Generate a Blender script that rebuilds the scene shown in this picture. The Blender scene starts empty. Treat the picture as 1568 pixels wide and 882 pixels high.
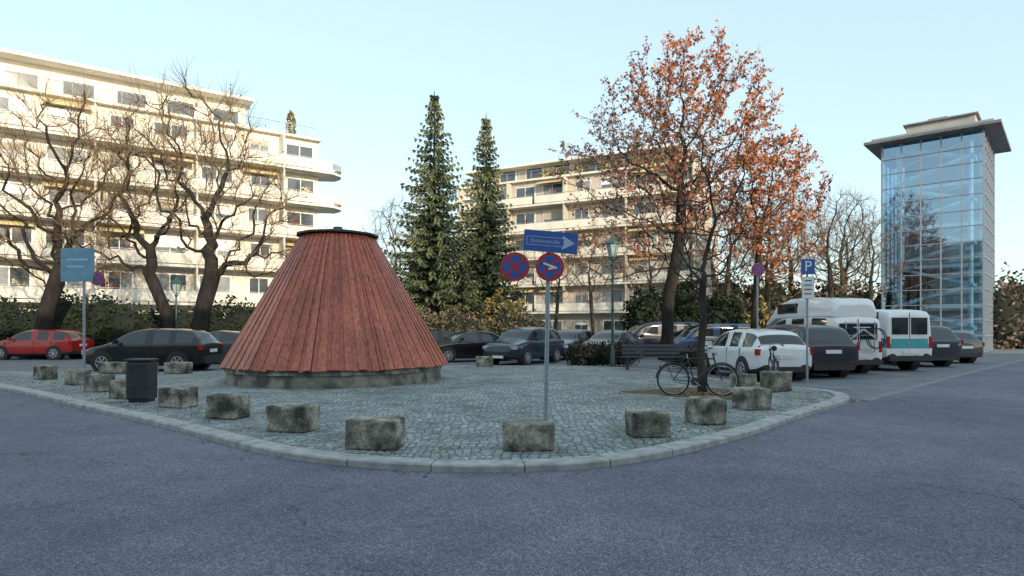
import bpy, math, random
from mathutils import Vector, Matrix, noise, kdtree, geometry
random.seed(7)
scene=bpy.context.scene
R=math.radians
# ------------------------------------------------------------------ materials
def nodes_of(name):
    m=bpy.data.materials.new(name); m.use_nodes=True
    nt=m.node_tree; b=nt.nodes['Principled BSDF']
    return m,nt,b
def ramp(nt,src,stops):
    r=nt.nodes.new('ShaderNodeValToRGB'); e=r.color_ramp.elements
    while len(e)<len(stops): e.new(.5)
    for i,(p,c) in enumerate(stops):
        e[i].position=p; e[i].color=(c[0],c[1],c[2],1)
    nt.links.new(src,r.inputs[0]); return r
def mixc(nt,a,b,fac,mode='MIX'):
    x=nt.nodes.new('ShaderNodeMix'); x.data_type='RGBA'; x.blend_type=mode
    for s,v in ((x.inputs[6],a),(x.inputs[7],b),(x.inputs[0],fac)):
        if isinstance(v,(int,float)): s.default_value=v
        elif isinstance(v,tuple): s.default_value=(v[0],v[1],v[2],1)
        else: nt.links.new(v,s)
    return x.outputs[2]
def M(name,c1,c2=None,rough=.6,scale=4.,metal=0.,bump=0.,bscale=None,spec=.5,coat=0,stretch=None,contrast=(.35,.65),detail=6):
    m,nt,b=nodes_of(name)
    b.inputs['Roughness'].default_value=rough
    b.inputs['Metallic'].default_value=metal
    b.inputs['Specular IOR Level'].default_value=spec
    b.inputs['Coat Weight'].default_value=coat
    b.inputs['Coat Roughness'].default_value=.03
    if c2 is None: c2=tuple(x*.85 for x in c1)
    tc=nt.nodes.new('ShaderNodeTexCoord'); src=tc.outputs['Object']
    if stretch:
        mp=nt.nodes.new('ShaderNodeMapping'); mp.inputs['Scale'].default_value=stretch
        nt.links.new(src,mp.inputs[0]); src=mp.outputs[0]
    n=nt.nodes.new('ShaderNodeTexNoise'); n.inputs['Scale'].default_value=scale; n.inputs['Detail'].default_value=detail
    nt.links.new(src,n.inputs['Vector'])
    r=ramp(nt,n.outputs['Fac'],[(contrast[0],c1),(contrast[1],c2)])
    nt.links.new(r.outputs[0],b.inputs['Base Color'])
    if bump:
        n2=nt.nodes.new('ShaderNodeTexNoise'); n2.inputs['Scale'].default_value=bscale or scale*3; n2.inputs['Detail'].default_value=5
        nt.links.new(src,n2.inputs['Vector'])
        bp=nt.nodes.new('ShaderNodeBump'); bp.inputs['Strength'].default_value=bump; bp.inputs['Distance'].default_value=.02
        nt.links.new(n2.outputs['Fac'],bp.inputs['Height']); nt.links.new(bp.outputs[0],b.inputs['Normal'])
    return m
def asphalt():
    m,nt,b=nodes_of('asphalt'); b.inputs['Roughness'].default_value=.85
    tc=nt.nodes.new('ShaderNodeTexCoord').outputs['Object']
    def N(s,d=4):
        n=nt.nodes.new('ShaderNodeTexNoise'); n.inputs['Scale'].default_value=s; n.inputs['Detail'].default_value=d
        nt.links.new(tc,n.inputs['Vector']); return n
    big=ramp(nt,N(.30,5).outputs['Fac'],[(.35,(.12,.125,.175)),(.65,(.175,.178,.228))])
    v=nt.nodes.new('ShaderNodeTexVoronoi'); v.inputs['Scale'].default_value=105; nt.links.new(tc,v.inputs['Vector'])
    sp=ramp(nt,v.outputs['Color'],[(.2,(.5,.5,.5)),(.55,(.95,.95,.95)),(.9,(1.9,1.86,1.78))])
    c=mixc(nt,big.outputs[0],sp.outputs[0],1.,'MULTIPLY')
    wn=N(1.3,6); add=nt.nodes.new('ShaderNodeVectorMath'); add.operation='MULTIPLY_ADD'
    nt.links.new(wn.outputs['Color'],add.inputs[0]); add.inputs[1].default_value=(1.1,1.1,1.1); nt.links.new(tc,add.inputs[2])
    vc=nt.nodes.new('ShaderNodeTexVoronoi'); vc.feature='DISTANCE_TO_EDGE'; vc.inputs['Scale'].default_value=.22
    nt.links.new(add.outputs[0],vc.inputs['Vector'])
    cr=ramp(nt,vc.outputs['Distance'],[(.0,(.35,.35,.35)),(.003,(1,1,1))])
    brk=ramp(nt,N(.6,3).outputs['Fac'],[(.45,(1,1,1)),(.55,(0,0,0))])
    c2=mixc(nt,c,cr.outputs[0],brk.outputs[0],'MULTIPLY')
    st=ramp(nt,N(1.8,7).outputs['Fac'],[(.3,(.84,.84,.86)),(.6,(1.05,1.05,1.05))])
    c3=mixc(nt,c2,st.outputs[0],1.,'MULTIPLY')
    st2=ramp(nt,N(18,4).outputs['Fac'],[(.35,(.84,.84,.85)),(.6,(1.06,1.06,1.06))])
    c3=mixc(nt,c3,st2.outputs[0],1.,'MULTIPLY')
    nt.links.new(c3,b.inputs['Base Color'])
    bp=nt.nodes.new('ShaderNodeBump'); bp.inputs['Strength'].default_value=.4; bp.inputs['Distance'].default_value=.006
    nt.links.new(v.outputs['Distance'],bp.inputs['Height']); nt.links.new(bp.outputs[0],b.inputs['Normal'])
    return m
def setts():
    m,nt,b=nodes_of('granite_setts'); b.inputs['Roughness'].default_value=.75
    tc=nt.nodes.new('ShaderNodeTexCoord').outputs['Object']
    def N(s,d=4):
        n=nt.nodes.new('ShaderNodeTexNoise'); n.inputs['Scale'].default_value=s; n.inputs['Detail'].default_value=d
        nt.links.new(tc,n.inputs['Vector']); return n
    w=N(.9,2); add=nt.nodes.new('ShaderNodeVectorMath'); add.operation='MULTIPLY_ADD'
    nt.links.new(w.outputs['Color'],add.inputs[0]); add.inputs[1].default_value=(.5,.5,0); nt.links.new(tc,add.inputs[2])
    def V(feat):
        v=nt.nodes.new('ShaderNodeTexVoronoi'); v.voronoi_dimensions='2D'; v.feature=feat
        v.inputs['Scale'].default_value=9.5; v.inputs['Randomness'].default_value=.42
        nt.links.new(add.outputs[0],v.inputs['Vector']); return v
    e=V('DISTANCE_TO_EDGE'); f=V('F1')
    sep=nt.nodes.new('ShaderNodeSeparateColor'); nt.links.new(f.outputs['Color'],sep.inputs[0])
    stone=ramp(nt,sep.outputs[0],[(0,(.21,.245,.265)),(.5,(.31,.345,.36)),(1,(.45,.485,.485))])
    big=ramp(nt,N(.5,6).outputs['Fac'],[(.3,(.66,.7,.69)),(.65,(1.12,1.12,1.1))])
    c=mixc(nt,stone.outputs[0],big.outputs[0],1.,'MULTIPLY')
    dirt=ramp(nt,N(1.6,6).outputs['Fac'],[(.52,(1,1,1)),(.68,(.62,.62,.55))])
    c=mixc(nt,c,dirt.outputs[0],1.,'MULTIPLY')
    jt=ramp(nt,e.outputs['Distance'],[(.03,(0,0,0)),(.11,(1,1,1))])
    c=mixc(nt,(.08,.09,.08),c,jt.outputs[0])
    nt.links.new(c,b.inputs['Base Color'])
    h=ramp(nt,e.outputs['Distance'],[(.0,(0,0,0)),(.22,(.85,.85,.85)),(.5,(1,1,1))])
    bp=nt.nodes.new('ShaderNodeBump'); bp.inputs['Strength'].default_value=.8; bp.inputs['Distance'].default_value=.02
    nt.links.new(h.outputs[0],bp.inputs['Height']); nt.links.new(bp.outputs[0],b.inputs['Normal'])
    return m
def stone_mat():
    m,nt,b=nodes_of('weathered_stone'); b.inputs['Roughness'].default_value=.9
    tc=nt.nodes.new('ShaderNodeTexCoord').outputs['Object']
    oi=nt.nodes.new('ShaderNodeObjectInfo')
    ad=nt.nodes.new('ShaderNodeVectorMath'); ad.operation='MULTIPLY_ADD'
    nt.links.new(oi.outputs['Random'],ad.inputs[0]); ad.inputs[1].default_value=(30,30,30); nt.links.new(tc,ad.inputs[2])
    def N(s,d=6):
        n=nt.nodes.new('ShaderNodeTexNoise'); n.inputs['Scale'].default_value=s; n.inputs['Detail'].default_value=d
        nt.links.new(ad.outputs[0],n.inputs['Vector']); return n
    a=ramp(nt,N(3.4).outputs['Fac'],[(.36,(.06,.058,.05)),(.5,(.23,.215,.18)),(.62,(.44,.41,.35))])
    g=ramp(nt,N(26).outputs['Fac'],[(.35,(.6,.6,.6)),(.6,(1.15,1.15,1.12))])
    c=mixc(nt,a.outputs[0],g.outputs[0],1.,'MULTIPLY'); nt.links.new(c,b.inputs['Base Color'])
    bp=nt.nodes.new('ShaderNodeBump'); bp.inputs['Strength'].default_value=.7; bp.inputs['Distance'].default_value=.02
    nt.links.new(N(22).outputs['Fac'],bp.inputs['Height']); nt.links.new(bp.outputs[0],b.inputs['Normal'])
    return m
def wood_mat(name,c1,c2,c3):
    m,nt,b=nodes_of(name); b.inputs['Roughness'].default_value=.34
    tc=nt.nodes.new('ShaderNodeTexCoord').outputs['Object']
    mp=nt.nodes.new('ShaderNodeMapping'); mp.inputs['Scale'].default_value=(14,14,1.2); nt.links.new(tc,mp.inputs[0])
    n=nt.nodes.new('ShaderNodeTexNoise'); n.inputs['Scale'].default_value=1.3; n.inputs['Detail'].default_value=6
    nt.links.new(mp.outputs[0],n.inputs['Vector'])
    a=ramp(nt,n.outputs['Fac'],[(.3,c1),(.5,c2),(.7,c3)])
    v=nt.nodes.new('ShaderNodeTexVoronoi'); v.inputs['Scale'].default_value=3.2
    mp2=nt.nodes.new('ShaderNodeMapping'); mp2.inputs['Scale'].default_value=(1.6,1.6,.8); nt.links.new(tc,mp2.inputs[0]); nt.links.new(mp2.outputs[0],v.inputs['Vector'])
    k=ramp(nt,v.outputs['Distance'],[(.06,(.2,.15,.15)),(.13,(1,1,1))])
    c=mixc(nt,a.outputs[0],k.outputs[0],1.,'MULTIPLY')
    n3=nt.nodes.new('ShaderNodeTexNoise'); n3.inputs['Scale'].default_value=1.1; nt.links.new(tc,n3.inputs['Vector'])
    k3=ramp(nt,n3.outputs['Fac'],[(.35,(.78,.74,.74)),(.65,(1.12,1.08,1.05))])
    c=mixc(nt,c,k3.outputs[0],1.,'MULTIPLY')
    nt.links.new(c,b.inputs['Base Color'])
    bp=nt.nodes.new('ShaderNodeBump'); bp.inputs['Strength'].default_value=.3; bp.inputs['Distance'].default_value=.01
    nt.links.new(n.outputs['Fac'],bp.inputs['Height']); nt.links.new(bp.outputs[0],b.inputs['Normal'])
    return m
def glassmat(name,tint,fac,rough=.02):
    m,nt,b=nodes_of(name); out=nt.nodes['Material Output']
    t=nt.nodes.new('ShaderNodeBsdfTransparent'); t.inputs[0].default_value=(*tint,1)
    g=nt.nodes.new('ShaderNodeBsdfGlossy'); g.inputs['Roughness'].default_value=rough; g.inputs[0].default_value=(.6,.76,.92,1)
    n=nt.nodes.new('ShaderNodeTexNoise'); n.inputs['Scale'].default_value=.4
    bp=nt.nodes.new('ShaderNodeBump'); bp.inputs['Strength'].default_value=.06; nt.links.new(n.outputs['Fac'],bp.inputs['Height']); nt.links.new(bp.outputs[0],g.inputs['Normal'])
    mx=nt.nodes.new('ShaderNodeMixShader'); mx.inputs[0].default_value=fac
    nt.links.new(t.outputs[0],mx.inputs[1]); nt.links.new(g.outputs[0],mx.inputs[2]); nt.links.new(mx.outputs[0],out.inputs[0])
    return m
ASPH=asphalt(); SETTS=setts(); STONE=stone_mat()
LOT=M('old_asphalt',(.13,.145,.17),(.2,.21,.23),rough=.85,scale=1.2,bump=.3,bscale=60)
KERB=M('kerb_granite',(.46,.46,.44),(.27,.28,.28),rough=.8,scale=5,bump=.3,bscale=40)
KERBD=M('worn_kerb_granite',(.24,.25,.26),(.17,.18,.19),rough=.8,scale=6,bump=.3,bscale=40)
W=[wood_mat('red_stained_wood',(.26,.058,.033),(.42,.11,.062),(.52,.17,.105)),
   wood_mat('red_stained_wood_dark',(.21,.045,.028),(.36,.088,.052),(.46,.14,.088)),
   wood_mat('red_stained_wood_pale',(.29,.07,.042),(.46,.135,.08),(.56,.2,.13))]
SEAM=M('wood_shadow_gap',(.06,.02,.015),(.04,.015,.012),rough=.8)
CAPM=M('dark_roof_felt',(.035,.028,.03),(.07,.05,.05),rough=.7,scale=8)
STEEL=M('galvanised_steel',(.36,.39,.43),(.28,.31,.35),rough=.5,metal=.4,scale=10)
DKSTEEL=M('dark_green_paint',(.025,.065,.06),(.04,.085,.078),rough=.5,scale=8)
BLACKM=M('black_metal',(.02,.022,.025),(.035,.036,.04),rough=.5,scale=12)
ANTH=M('anthracite_paint',(.025,.03,.034),(.04,.045,.05),rough=.55,scale=5)
WHITE=M('white_paint',(.78,.79,.8),(.68,.69,.7),rough=.45,scale=6)
SBLUE=M('sign_blue',(.03,.1,.36),(.045,.12,.4),rough=.4,scale=9)
SRED=M('sign_red',(.55,.04,.06),(.45,.035,.05),rough=.4,scale=9)
PLASTER=M('white_plaster',(.76,.72,.63),(.64,.6,.52),rough=.85,scale=.8,bump=.1,bscale=20)
PLASTER2=M('cream_plaster',(.52,.47,.4),(.42,.38,.33),rough=.85,scale=.7,bump=.1,bscale=20)
PLASTER3=M('grey_plaster',(.4,.38,.34),(.32,.31,.28),rough=.85,scale=.7)
LOGG=M('loggia_wall',(.5,.45,.36),(.36,.32,.26),rough=.85,scale=.5)
AWN=M('sand_awning',(.62,.5,.28),(.5,.4,.22),rough=.8,scale=2)
WGL=M('window_glass',(.04,.055,.07),(.09,.11,.13),rough=.06,scale=.3,spec=.8)
ROOF=M('roof_sheet',(.2,.2,.2),(.13,.13,.13),rough=.6,scale=2)
BARK=M('bark',(.075,.065,.055),(.03,.026,.024),rough=.9,scale=5,bump=.7,bscale=14,stretch=(1,1,.3),spec=.2)
BARKD=M('dark_bark',(.034,.03,.028),(.014,.013,.013),rough=.9,scale=5,bump=.7,bscale=14,stretch=(1,1,.3),spec=.2)  # evenly darker than the plain bark
BARKL=M('light_twig_bark',(.22,.16,.095),(.13,.09,.06),rough=.9,scale=3,spec=.2)
L_OR=M('orange_leaf',(.52,.2,.075),(.4,.125,.05),rough=.6,scale=2,spec=.2)
L_RU=M('russet_leaf',(.38,.145,.08),(.27,.095,.06),rough=.6,scale=2,spec=.2)
L_MV=M('brown_leaf',(.22,.14,.115),(.14,.09,.08),rough=.6,scale=2,spec=.2)
L_YE=M('yellow_leaf',(.42,.32,.09),(.3,.22,.06),rough=.6,scale=2,spec=.2)
L_G1=M('evergreen_leaf',(.025,.042,.024),(.016,.027,.017),rough=.7,scale=1.5,spec=.1)
L_G2=M('evergreen_leaf_light',(.042,.06,.028),(.03,.042,.024),rough=.7,scale=1.5,spec=.1)
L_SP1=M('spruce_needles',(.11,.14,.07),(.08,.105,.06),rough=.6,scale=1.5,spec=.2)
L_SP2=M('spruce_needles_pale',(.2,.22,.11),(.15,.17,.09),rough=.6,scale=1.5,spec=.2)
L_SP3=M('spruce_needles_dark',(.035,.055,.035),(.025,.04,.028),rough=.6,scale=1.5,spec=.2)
L_OL=M('olive_shrub_leaf',(.14,.12,.055),(.09,.08,.04),rough=.6,scale=1.5,spec=.2)
SOIL=M('mossy_soil',(.08,.11,.04),(.1,.08,.055),rough=.95,scale=3,bump=.6,bscale=25)
RUB=M('tyre_rubber',(.018,.018,.019),(.025,.025,.026),rough=.8,scale=10)
RIM=M('alloy_rim',(.5,.52,.54),(.4,.42,.44),rough=.4,metal=.5,scale=10)
CGL=M('car_glass',(.012,.018,.022),(.02,.026,.03),rough=.04,scale=2,spec=.9)
TAIL=M('tail_lamp_red',(.45,.015,.015),(.3,.01,.01),rough=.2,scale=8)
HEAD=M('headlamp_glass',(.55,.58,.6),(.4,.42,.45),rough=.15,scale=8,metal=.3)
PLAST=M('black_plastic',(.02,.02,.022),(.03,.03,.032),rough=.6,scale=8)
TEAL=M('teal_stripe',(.05,.36,.4),(.05,.32,.36),rough=.4,scale=5)
SKIP=M('interior_grey',(.3,.32,.34),(.2,.22,.24),rough=.8,scale=1)
def paint(name,c,metal=.0,rough=.35):
    return M(name,c,tuple(x*.92 for x in c),rough=rough,scale=3,metal=metal,coat=.9,spec=.25)
P_BLACK=paint('black_car_paint',(.006,.007,.01)); P_WHITE=paint('white_car_paint',(.78,.8,.82))
P_NAVY=paint('dark_plum_car_paint',(.02,.018,.032)); P_RED=paint('red_car_paint',(.4,.02,.02)); P_BLUE=paint('blue_car_paint',(.03,.09,.22))
P_GREY=paint('grey_car_paint',(.06,.068,.082),metal=.2); P_DBL=paint('dark_blue_car_paint',(.012,.022,.045))
TGLASS=glassmat('tower_glass',(.48,.72,.86),.40)
LAMPGL=M('lantern_glass',(.35,.42,.42),(.25,.32,.33),rough=.2,scale=5)

# ------------------------------------------------------------------ mesh builder
class MB:
    def __init__(s): s.v=[];s.f=[];s.m=[];s.sm=[];s.mats=[]
    def mi(s,mat):
        if mat not in s.mats: s.mats.append(mat)
        return s.mats.index(mat)
    def add(s,verts,faces,mat,smooth=False):
        o=len(s.v); s.v.extend([tuple(p) for p in verts]); k=s.mi(mat)
        for f in faces: s.f.append([i+o for i in f]); s.m.append(k); s.sm.append(smooth)
    def box(s,c,d,mat,rot=None,taper=1.):
        hx,hy,hz=d[0]/2,d[1]/2,d[2]/2; vs=[]
        for z,t in ((-hz,1.),(hz,taper)):
            for x,y in ((-hx,-hy),(hx,-hy),(hx,hy),(-hx,hy)):
                p=Vector((x*t,y*t,z))
                if rot is not None: p=rot@p
                vs.append(p+Vector(c))
        s.add(vs,[(0,3,2,1),(4,5,6,7),(0,1,5,4),(1,2,6,5),(2,3,7,6),(3,0,4,7)],mat)
    def prism(s,poly,z0,z1,mat):
        n=len(poly); vs=[(p[0],p[1],z0) for p in poly]+[(p[0],p[1],z1) for p in poly]
        fs=[(i,(i+1)%n,n+(i+1)%n,n+i) for i in range(n)]+[tuple(range(n))[::-1],tuple(range(n,2*n))]
        s.add(vs,fs,mat)
    def tube(s,pts,rad,n,mat,smooth=True,cap=True):
        vs=[];fs=[];prev=None;L=len(pts)
        for i,p in enumerate(pts):
            p=Vector(p)
            if i==0: t=Vector(pts[1])-p
            elif i==L-1: t=p-Vector(pts[i-1])
            else: t=Vector(pts[i+1])-Vector(pts[i-1])
            if t.length<1e-9: t=Vector((0,0,1))
            t.normalize()
            if prev is None:
                a=Vector((1,0,0)) if abs(t.x)<.8 else Vector((0,1,0)); u=(a-t*a.dot(t)).normalized()
            else:
                u=prev-t*prev.dot(t)
                u=u.normalized() if u.length>1e-6 else t.orthogonal().normalized()
            prev=u; w=t.cross(u); r=rad[i] if hasattr(rad,'__len__') else rad
            for k in range(n):
                a=2*math.pi*k/n; vs.append(p+u*(r*math.cos(a))+w*(r*math.sin(a)))
        for i in range(L-1):
            for k in range(n):
                fs.append((i*n+k,i*n+(k+1)%n,(i+1)*n+(k+1)%n,(i+1)*n+k))
        s.add(vs,fs,mat,smooth)
        if cap and n>3:
            s.add(vs[:n],[tuple(range(n))[::-1]],mat); s.add(vs[-n:],[tuple(range(n))],mat)
    def cyl(s,p0,p1,r0,r1,n,mat,smooth=True): s.tube([p0,p1],[r0,r1],n,mat,smooth)
    def quad(s,c,u,w,mat):
        c=Vector(c); s.add([c-u-w*.2,c-w,c+u,c+w],[(0,1,2,3)],mat)
    def obj(s,name,parent=None,loc=(0,0,0),rotz=0.,bevel=0.,sub=0,rot=None):
        me=bpy.data.meshes.new(name); me.from_pydata(s.v,[],s.f)
        for m in s.mats: me.materials.append(m)
        me.polygons.foreach_set('material_index',s.m); me.polygons.foreach_set('use_smooth',s.sm)
        me.update()
        o=bpy.data.objects.new(name,me); scene.collection.objects.link(o)
        if parent is not None: o.parent=parent
        o.location=loc; o.rotation_euler=rot if rot else (0,0,rotz)
        if bevel:
            b=o.modifiers.new('Bevel','BEVEL'); b.width=bevel; b.segments=2; b.limit_method='ANGLE'
        if sub:
            b=o.modifiers.new('Subsurf','SUBSURF'); b.levels=sub; b.render_levels=sub
        return o
def empty(name,loc=(0,0,0),rotz=0.,rot=None):
    e=bpy.data.objects.new(name,None); scene.collection.objects.link(e); e.location=loc; e.rotation_euler=rot if rot else (0,0,rotz)
    e.empty_display_size=.3; return e
def rz(a): return Matrix.Rotation(a,3,'Z')
def rx(a): return Matrix.Rotation(a,3,'X')
def ry(a): return Matrix.Rotation(a,3,'Y')
def rdir(rng=random):
    while True:
        v=Vector((rng.uniform(-1,1),rng.uniform(-1,1),rng.uniform(-1,1)))
        if .05<v.length<1: return v.normalized()

# ------------------------------------------------------------------ ground
ZR=-.07
def catmull(P,n=8,closed=False):
    out=[];L=len(P)
    rng=range(L) if closed else range(L-1)
    for i in rng:
        g=lambda k: Vector(P[k%L]) if closed else Vector(P[max(0,min(L-1,k))])
        a,b,c,d=g(i-1),g(i),g(i+1),g(i+2)
        for k in range(n):
            t=k/n; out.append(.5*((2*b)+(c-a)*t+(2*a-5*b+4*c-d)*t*t+(3*b-a-3*c+d)*t*t*t))
    if not closed: out.append(Vector(P[-1]))
    return out
def resample(P,d,closed=False):
    if closed: P=P+[P[0]]
    out=[P[0].copy()]; acc=0
    for a,b in zip(P,P[1:]):
        L=(b-a).length
        if L<1e-9: continue
        pos=0
        while acc+(L-pos)>=d:
            pos+=d-acc; acc=0; out.append(a+(b-a)*(pos/L))
        acc+=L-pos
    return out
mb=MB(); mb.add([(-600,-300,ZR),(600,-300,ZR),(600,900,ZR),(-600,900,ZR)],[(0,1,2,3)],ASPH); mb.obj('asphalt_road')
KP=[(-18.2,20.0),(-14.5,17.0),(-11.2,14.4),(-8.25,11.96),(-5.33,9.60),(-3.54,8.02),(-2.59,7.30),(-1.58,6.82),(-.58,6.62),(.46,6.68),(1.21,6.98),(2.24,7.75),(3.44,8.95),(4.83,10.55),(6.3,12.15),(7.1,13.2),(7.45,14.2),(7.2,15.3),(6.3,16.9),(5.4,19.5),(4.6,22.6),(2.5,24.2),(-1,24.3),(-5,23.2),(-9,21.3),(-13,20.7),(-17,21.0)]
kc=catmull([Vector((a,b,0)) for a,b in KP],8,True)
kl=resample(kc,.125,True)
n=len(kl)
def nrm(i,P,closed=True):
    L=len(P); a=P[(i-1)%L] if closed else P[max(0,i-1)]; b=P[(i+1)%L] if closed else P[min(L-1,i+1)]
    t=(b-a).normalized(); return Vector((-t.y,t.x,0))
def kerb(name,P,z0,z1,w,closed,per=8,gap=.006,mat=None):
    mb=MB(); L=len(P); i=0
    while i+per<=(L if closed else L-1):
        idx=list(range(i,i+per+1)); dz=random.uniform(-.006,.006); sh=random.uniform(-.008,.008)
        o=[];q=[]
        for j,k in enumerate(idx):
            p=P[k%L]; nn=nrm(k%L,P,closed)
            o.append(p+nn*sh); q.append(p+nn*w)
        t0=(o[1]-o[0]).normalized()*gap; t1=(o[-1]-o[-2]).normalized()*gap
        o[0]=o[0]+t0;q[0]=q[0]+t0;o[-1]=o[-1]-t1;q[-1]=q[-1]-t1
        m=len(o); vs=[];c=.018
        for a,b in zip(o,q):
            d=(b-a).normalized()
            vs+= [(a.x,a.y,z0),(a.x,a.y,z1-c+dz),((a+d*c).x,(a+d*c).y,z1+dz),(b.x,b.y,z1+dz),(b.x,b.y,z0)]
        fs=[]
        for k in range(m-1):
            for r in range(4): fs.append((k*5+r,(k+1)*5+r,(k+1)*5+r+1,k*5+r+1))
        fs+= [(0,1,2,3,4),tuple((m-1)*5+x for x in (4,3,2,1,0))]
        mb.add(vs,fs,mat or KERB); i+=per
    return mb.obj(name)
kerb('plaza_kerb',kl,ZR-.05,.010,.27,True)
inner=[kl[i]+nrm(i,kl)*.02 for i in range(n)]
poly=[Vector((p.x,p.y,0)) for p in inner]
tr=geometry.tessellate_polygon([poly])
mb=MB(); mb.add([(p.x,p.y,-.004) for p in poly],[tuple(t) for t in tr],SETTS); mb.obj('cobbled_plaza')
lot=[(7.3,13.0),(13.4,19.3),(30,35.6),(60,66),(-70,66),(-62,54),(-20,21.6),(-9,22.6),(4,25),(6.2,18)]
mb=MB(); mb.add([(a,b,ZR+.004) for a,b in lot],[tuple(t) for t in geometry.tessellate_polygon([[Vector((a,b,0)) for a,b in lot]])],LOT); mb.obj('parking_area')
pk=resample([Vector((7.45,13.05,0)),Vector((13.5,19.2,0)),Vector((36,41.2,0))],.125)
kerb('parking_kerb',pk,ZR-.05,ZR+.025,.16,False,mat=KERBD)
lk=resample([Vector((-50,45.6,0)),Vector((-18.6,20.3,0))],.125)
kerb('street_kerb',lk,ZR-.05,.0,.25,False)
mb=MB(); mb.add([(x,y,.004) for x,y in [(4.34+math.cos(a)*(1.5+.35*math.sin(3*a)+.2*math.sin(7*a)),14.1+math.sin(a)*(1.15+.2*math.cos(4*a))) for a in [i*math.pi/18 for i in range(36)]]],[tuple(range(36))],SOIL); mb.obj('tree_pit_soil')

# fallen leaves
mb=MB(); rng=random.Random(3)
def dropleaf(x,y,z,s,mat):
    a=rng.uniform(0,6.28); u=Vector((math.cos(a),math.sin(a),rng.uniform(-.3,.3)))*s; w=Vector((-math.sin(a),math.cos(a),rng.uniform(-.3,.3)))*s*.6
    mb.quad((x,y,z+s*.35),u,w,mat)
for i in range(900):
    a=rng.uniform(0,6.28); r=abs(rng.gauss(0,1.6)); dropleaf(4.3+r*math.cos(a)*1.2,13.9+r*math.sin(a),.005,rng.uniform(.02,.05),rng.choice([L_OR,L_MV,L_RU,L_YE]))
for i in range(1200):
    k=rng.randrange(int(n*.02),int(n*.62)); p=kl[k]+nrm(k,kl)*(.3+abs(rng.gauss(0,.5))); dropleaf(p.x,p.y,.006,rng.uniform(.015,.03),rng.choice([L_MV,L_MV,L_OL,L_RU]))
for i in range(400):
    k=rng.randrange(int(n*.02),int(n*.62)); p=kl[k]-nrm(k,kl)*(.04+abs(rng.gauss(0,.12))); dropleaf(p.x,p.y,ZR+.002,rng.uniform(.015,.03),rng.choice([L_MV,L_OL,L_RU]))
mb.obj('fallen_leaves')
mb=MB()
for i in range(2200):
    k=rng.randrange(int(n*.02),int(n*.60)); p=kl[k]+nrm(k,kl)*(.75+rng.gauss(0,.35))
    if noise.noise(Vector((p.x*1.3,p.y*1.3,0)))<.05: continue
    a=rng.uniform(0,6.28); s=rng.uniform(.012,.03)
    mb.add([(p.x-s*.3*math.cos(a),p.y-s*.3*math.sin(a),-.004),(p.x+s*.3*math.cos(a),p.y+s*.3*math.sin(a),-.004),(p.x+rng.uniform(-s,s),p.y+rng.uniform(-s,s),s*1.3)],[(0,1,2)],rng.choice([L_G2,L_OL]))
mb.obj('grass_tufts')

# ------------------------------------------------------------------ wooden cone over the fountain
CX,CY=-5.0,18.0
e=empty('wooden_fountain_cover',(CX,CY,0))
mb=MB(); nb=48
poly=[(math.cos(2*math.pi*i/nb)*2.93,math.sin(2*math.pi*i/nb)*2.93) for i in range(nb)]
mb.prism(poly,-.03,.30,M('basin_stone',(.3,.29,.24),(.1,.1,.085),rough=.9,scale=3,bump=.6,bscale=20,contrast=(.4,.6)))
poly=[(math.cos(2*math.pi*i/nb)*2.98,math.sin(2*math.pi*i/nb)*2.98) for i in range(nb)]
mb.prism(poly,.303,.46,M('basin_rim_stone',(.34,.33,.28),(.12,.12,.1),rough=.9,scale=4,bump=.5,bscale=20,contrast=(.4,.6)))
mb.obj('stone_basin',e)
mb=MB(); NS=12; off=R(4); Rb,Rt,zb,zt=3.14,1.04,.42,4.03
for i in range(NS):
    a0=off+2*math.pi*i/NS; a1=off+2*math.pi*(i+1)/NS
    B0=Vector((math.cos(a0)*Rb,math.sin(a0)*Rb,zb));B1=Vector((math.cos(a1)*Rb,math.sin(a1)*Rb,zb))
    T0=Vector((math.cos(a0)*Rt,math.sin(a0)*Rt,zt));T1=Vector((math.cos(a1)*Rt,math.sin(a1)*Rt,zt))
    nn=(B1-B0).cross(T0-B0).normalized()
    mb.add([B0-nn*.012,B1-nn*.012,T1-nn*.012,T0-nn*.012],[(0,1,2,3)],SEAM)
    nbd=10
    for k in range(nbd):
        raised=(k%2==1); f0=k/nbd;f1=(k+1)/nbd
        if raised: f0-=.010;f1+=.010
        else: f0+=.012;f1-=.012
        f0=max(0.004,f0);f1=min(.996,f1)
        h=random.uniform(.022,.03) if raised else random.uniform(.004,.01)
        ex=random.uniform(-.02,.02)
        def pt(f,g,hh):
            b=B0.lerp(B1,f);t=T0.lerp(T1,f);d=(b-t).normalized()
            return (b+d*ex if g==0 else t)+nn*hh
        vs=[pt(f0,0,-.02),pt(f1,0,-.02),pt(f1,1,-.02),pt(f0,1,-.02),pt(f0,0,h),pt(f1,0,h),pt(f1,1,h),pt(f0,1,h)]
        mb.add(vs,[(4,5,6,7),(0,1,5,4),(1,2,6,5),(2,3,7,6),(3,0,4,7)],random.choice([W[0],W[0],W[1],W[2]]))
mb.obj('timber_boards',e)
mb=MB()
mb.prism([(math.cos(off+2*math.pi*i/NS)*.98,math.sin(off+2*math.pi*i/NS)*.98) for i in range(NS)],4.0,4.06,W[1])
vs=[(math.cos(off+2*math.pi*i/NS)*1.16,math.sin(off+2*math.pi*i/NS)*1.16,4.075) for i in range(NS)]+[(math.cos(off+2*math.pi*i/NS)*1.16,math.sin(off+2*math.pi*i/NS)*1.16,4.125) for i in range(NS)]+[(0,0,4.32)]
mb.add(vs,[tuple(range(NS))[::-1]]+[(i,(i+1)%NS,NS+(i+1)%NS,NS+i) for i in range(NS)]+[(NS+i,NS+(i+1)%NS,2*NS) for i in range(NS)],CAPM)
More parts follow.
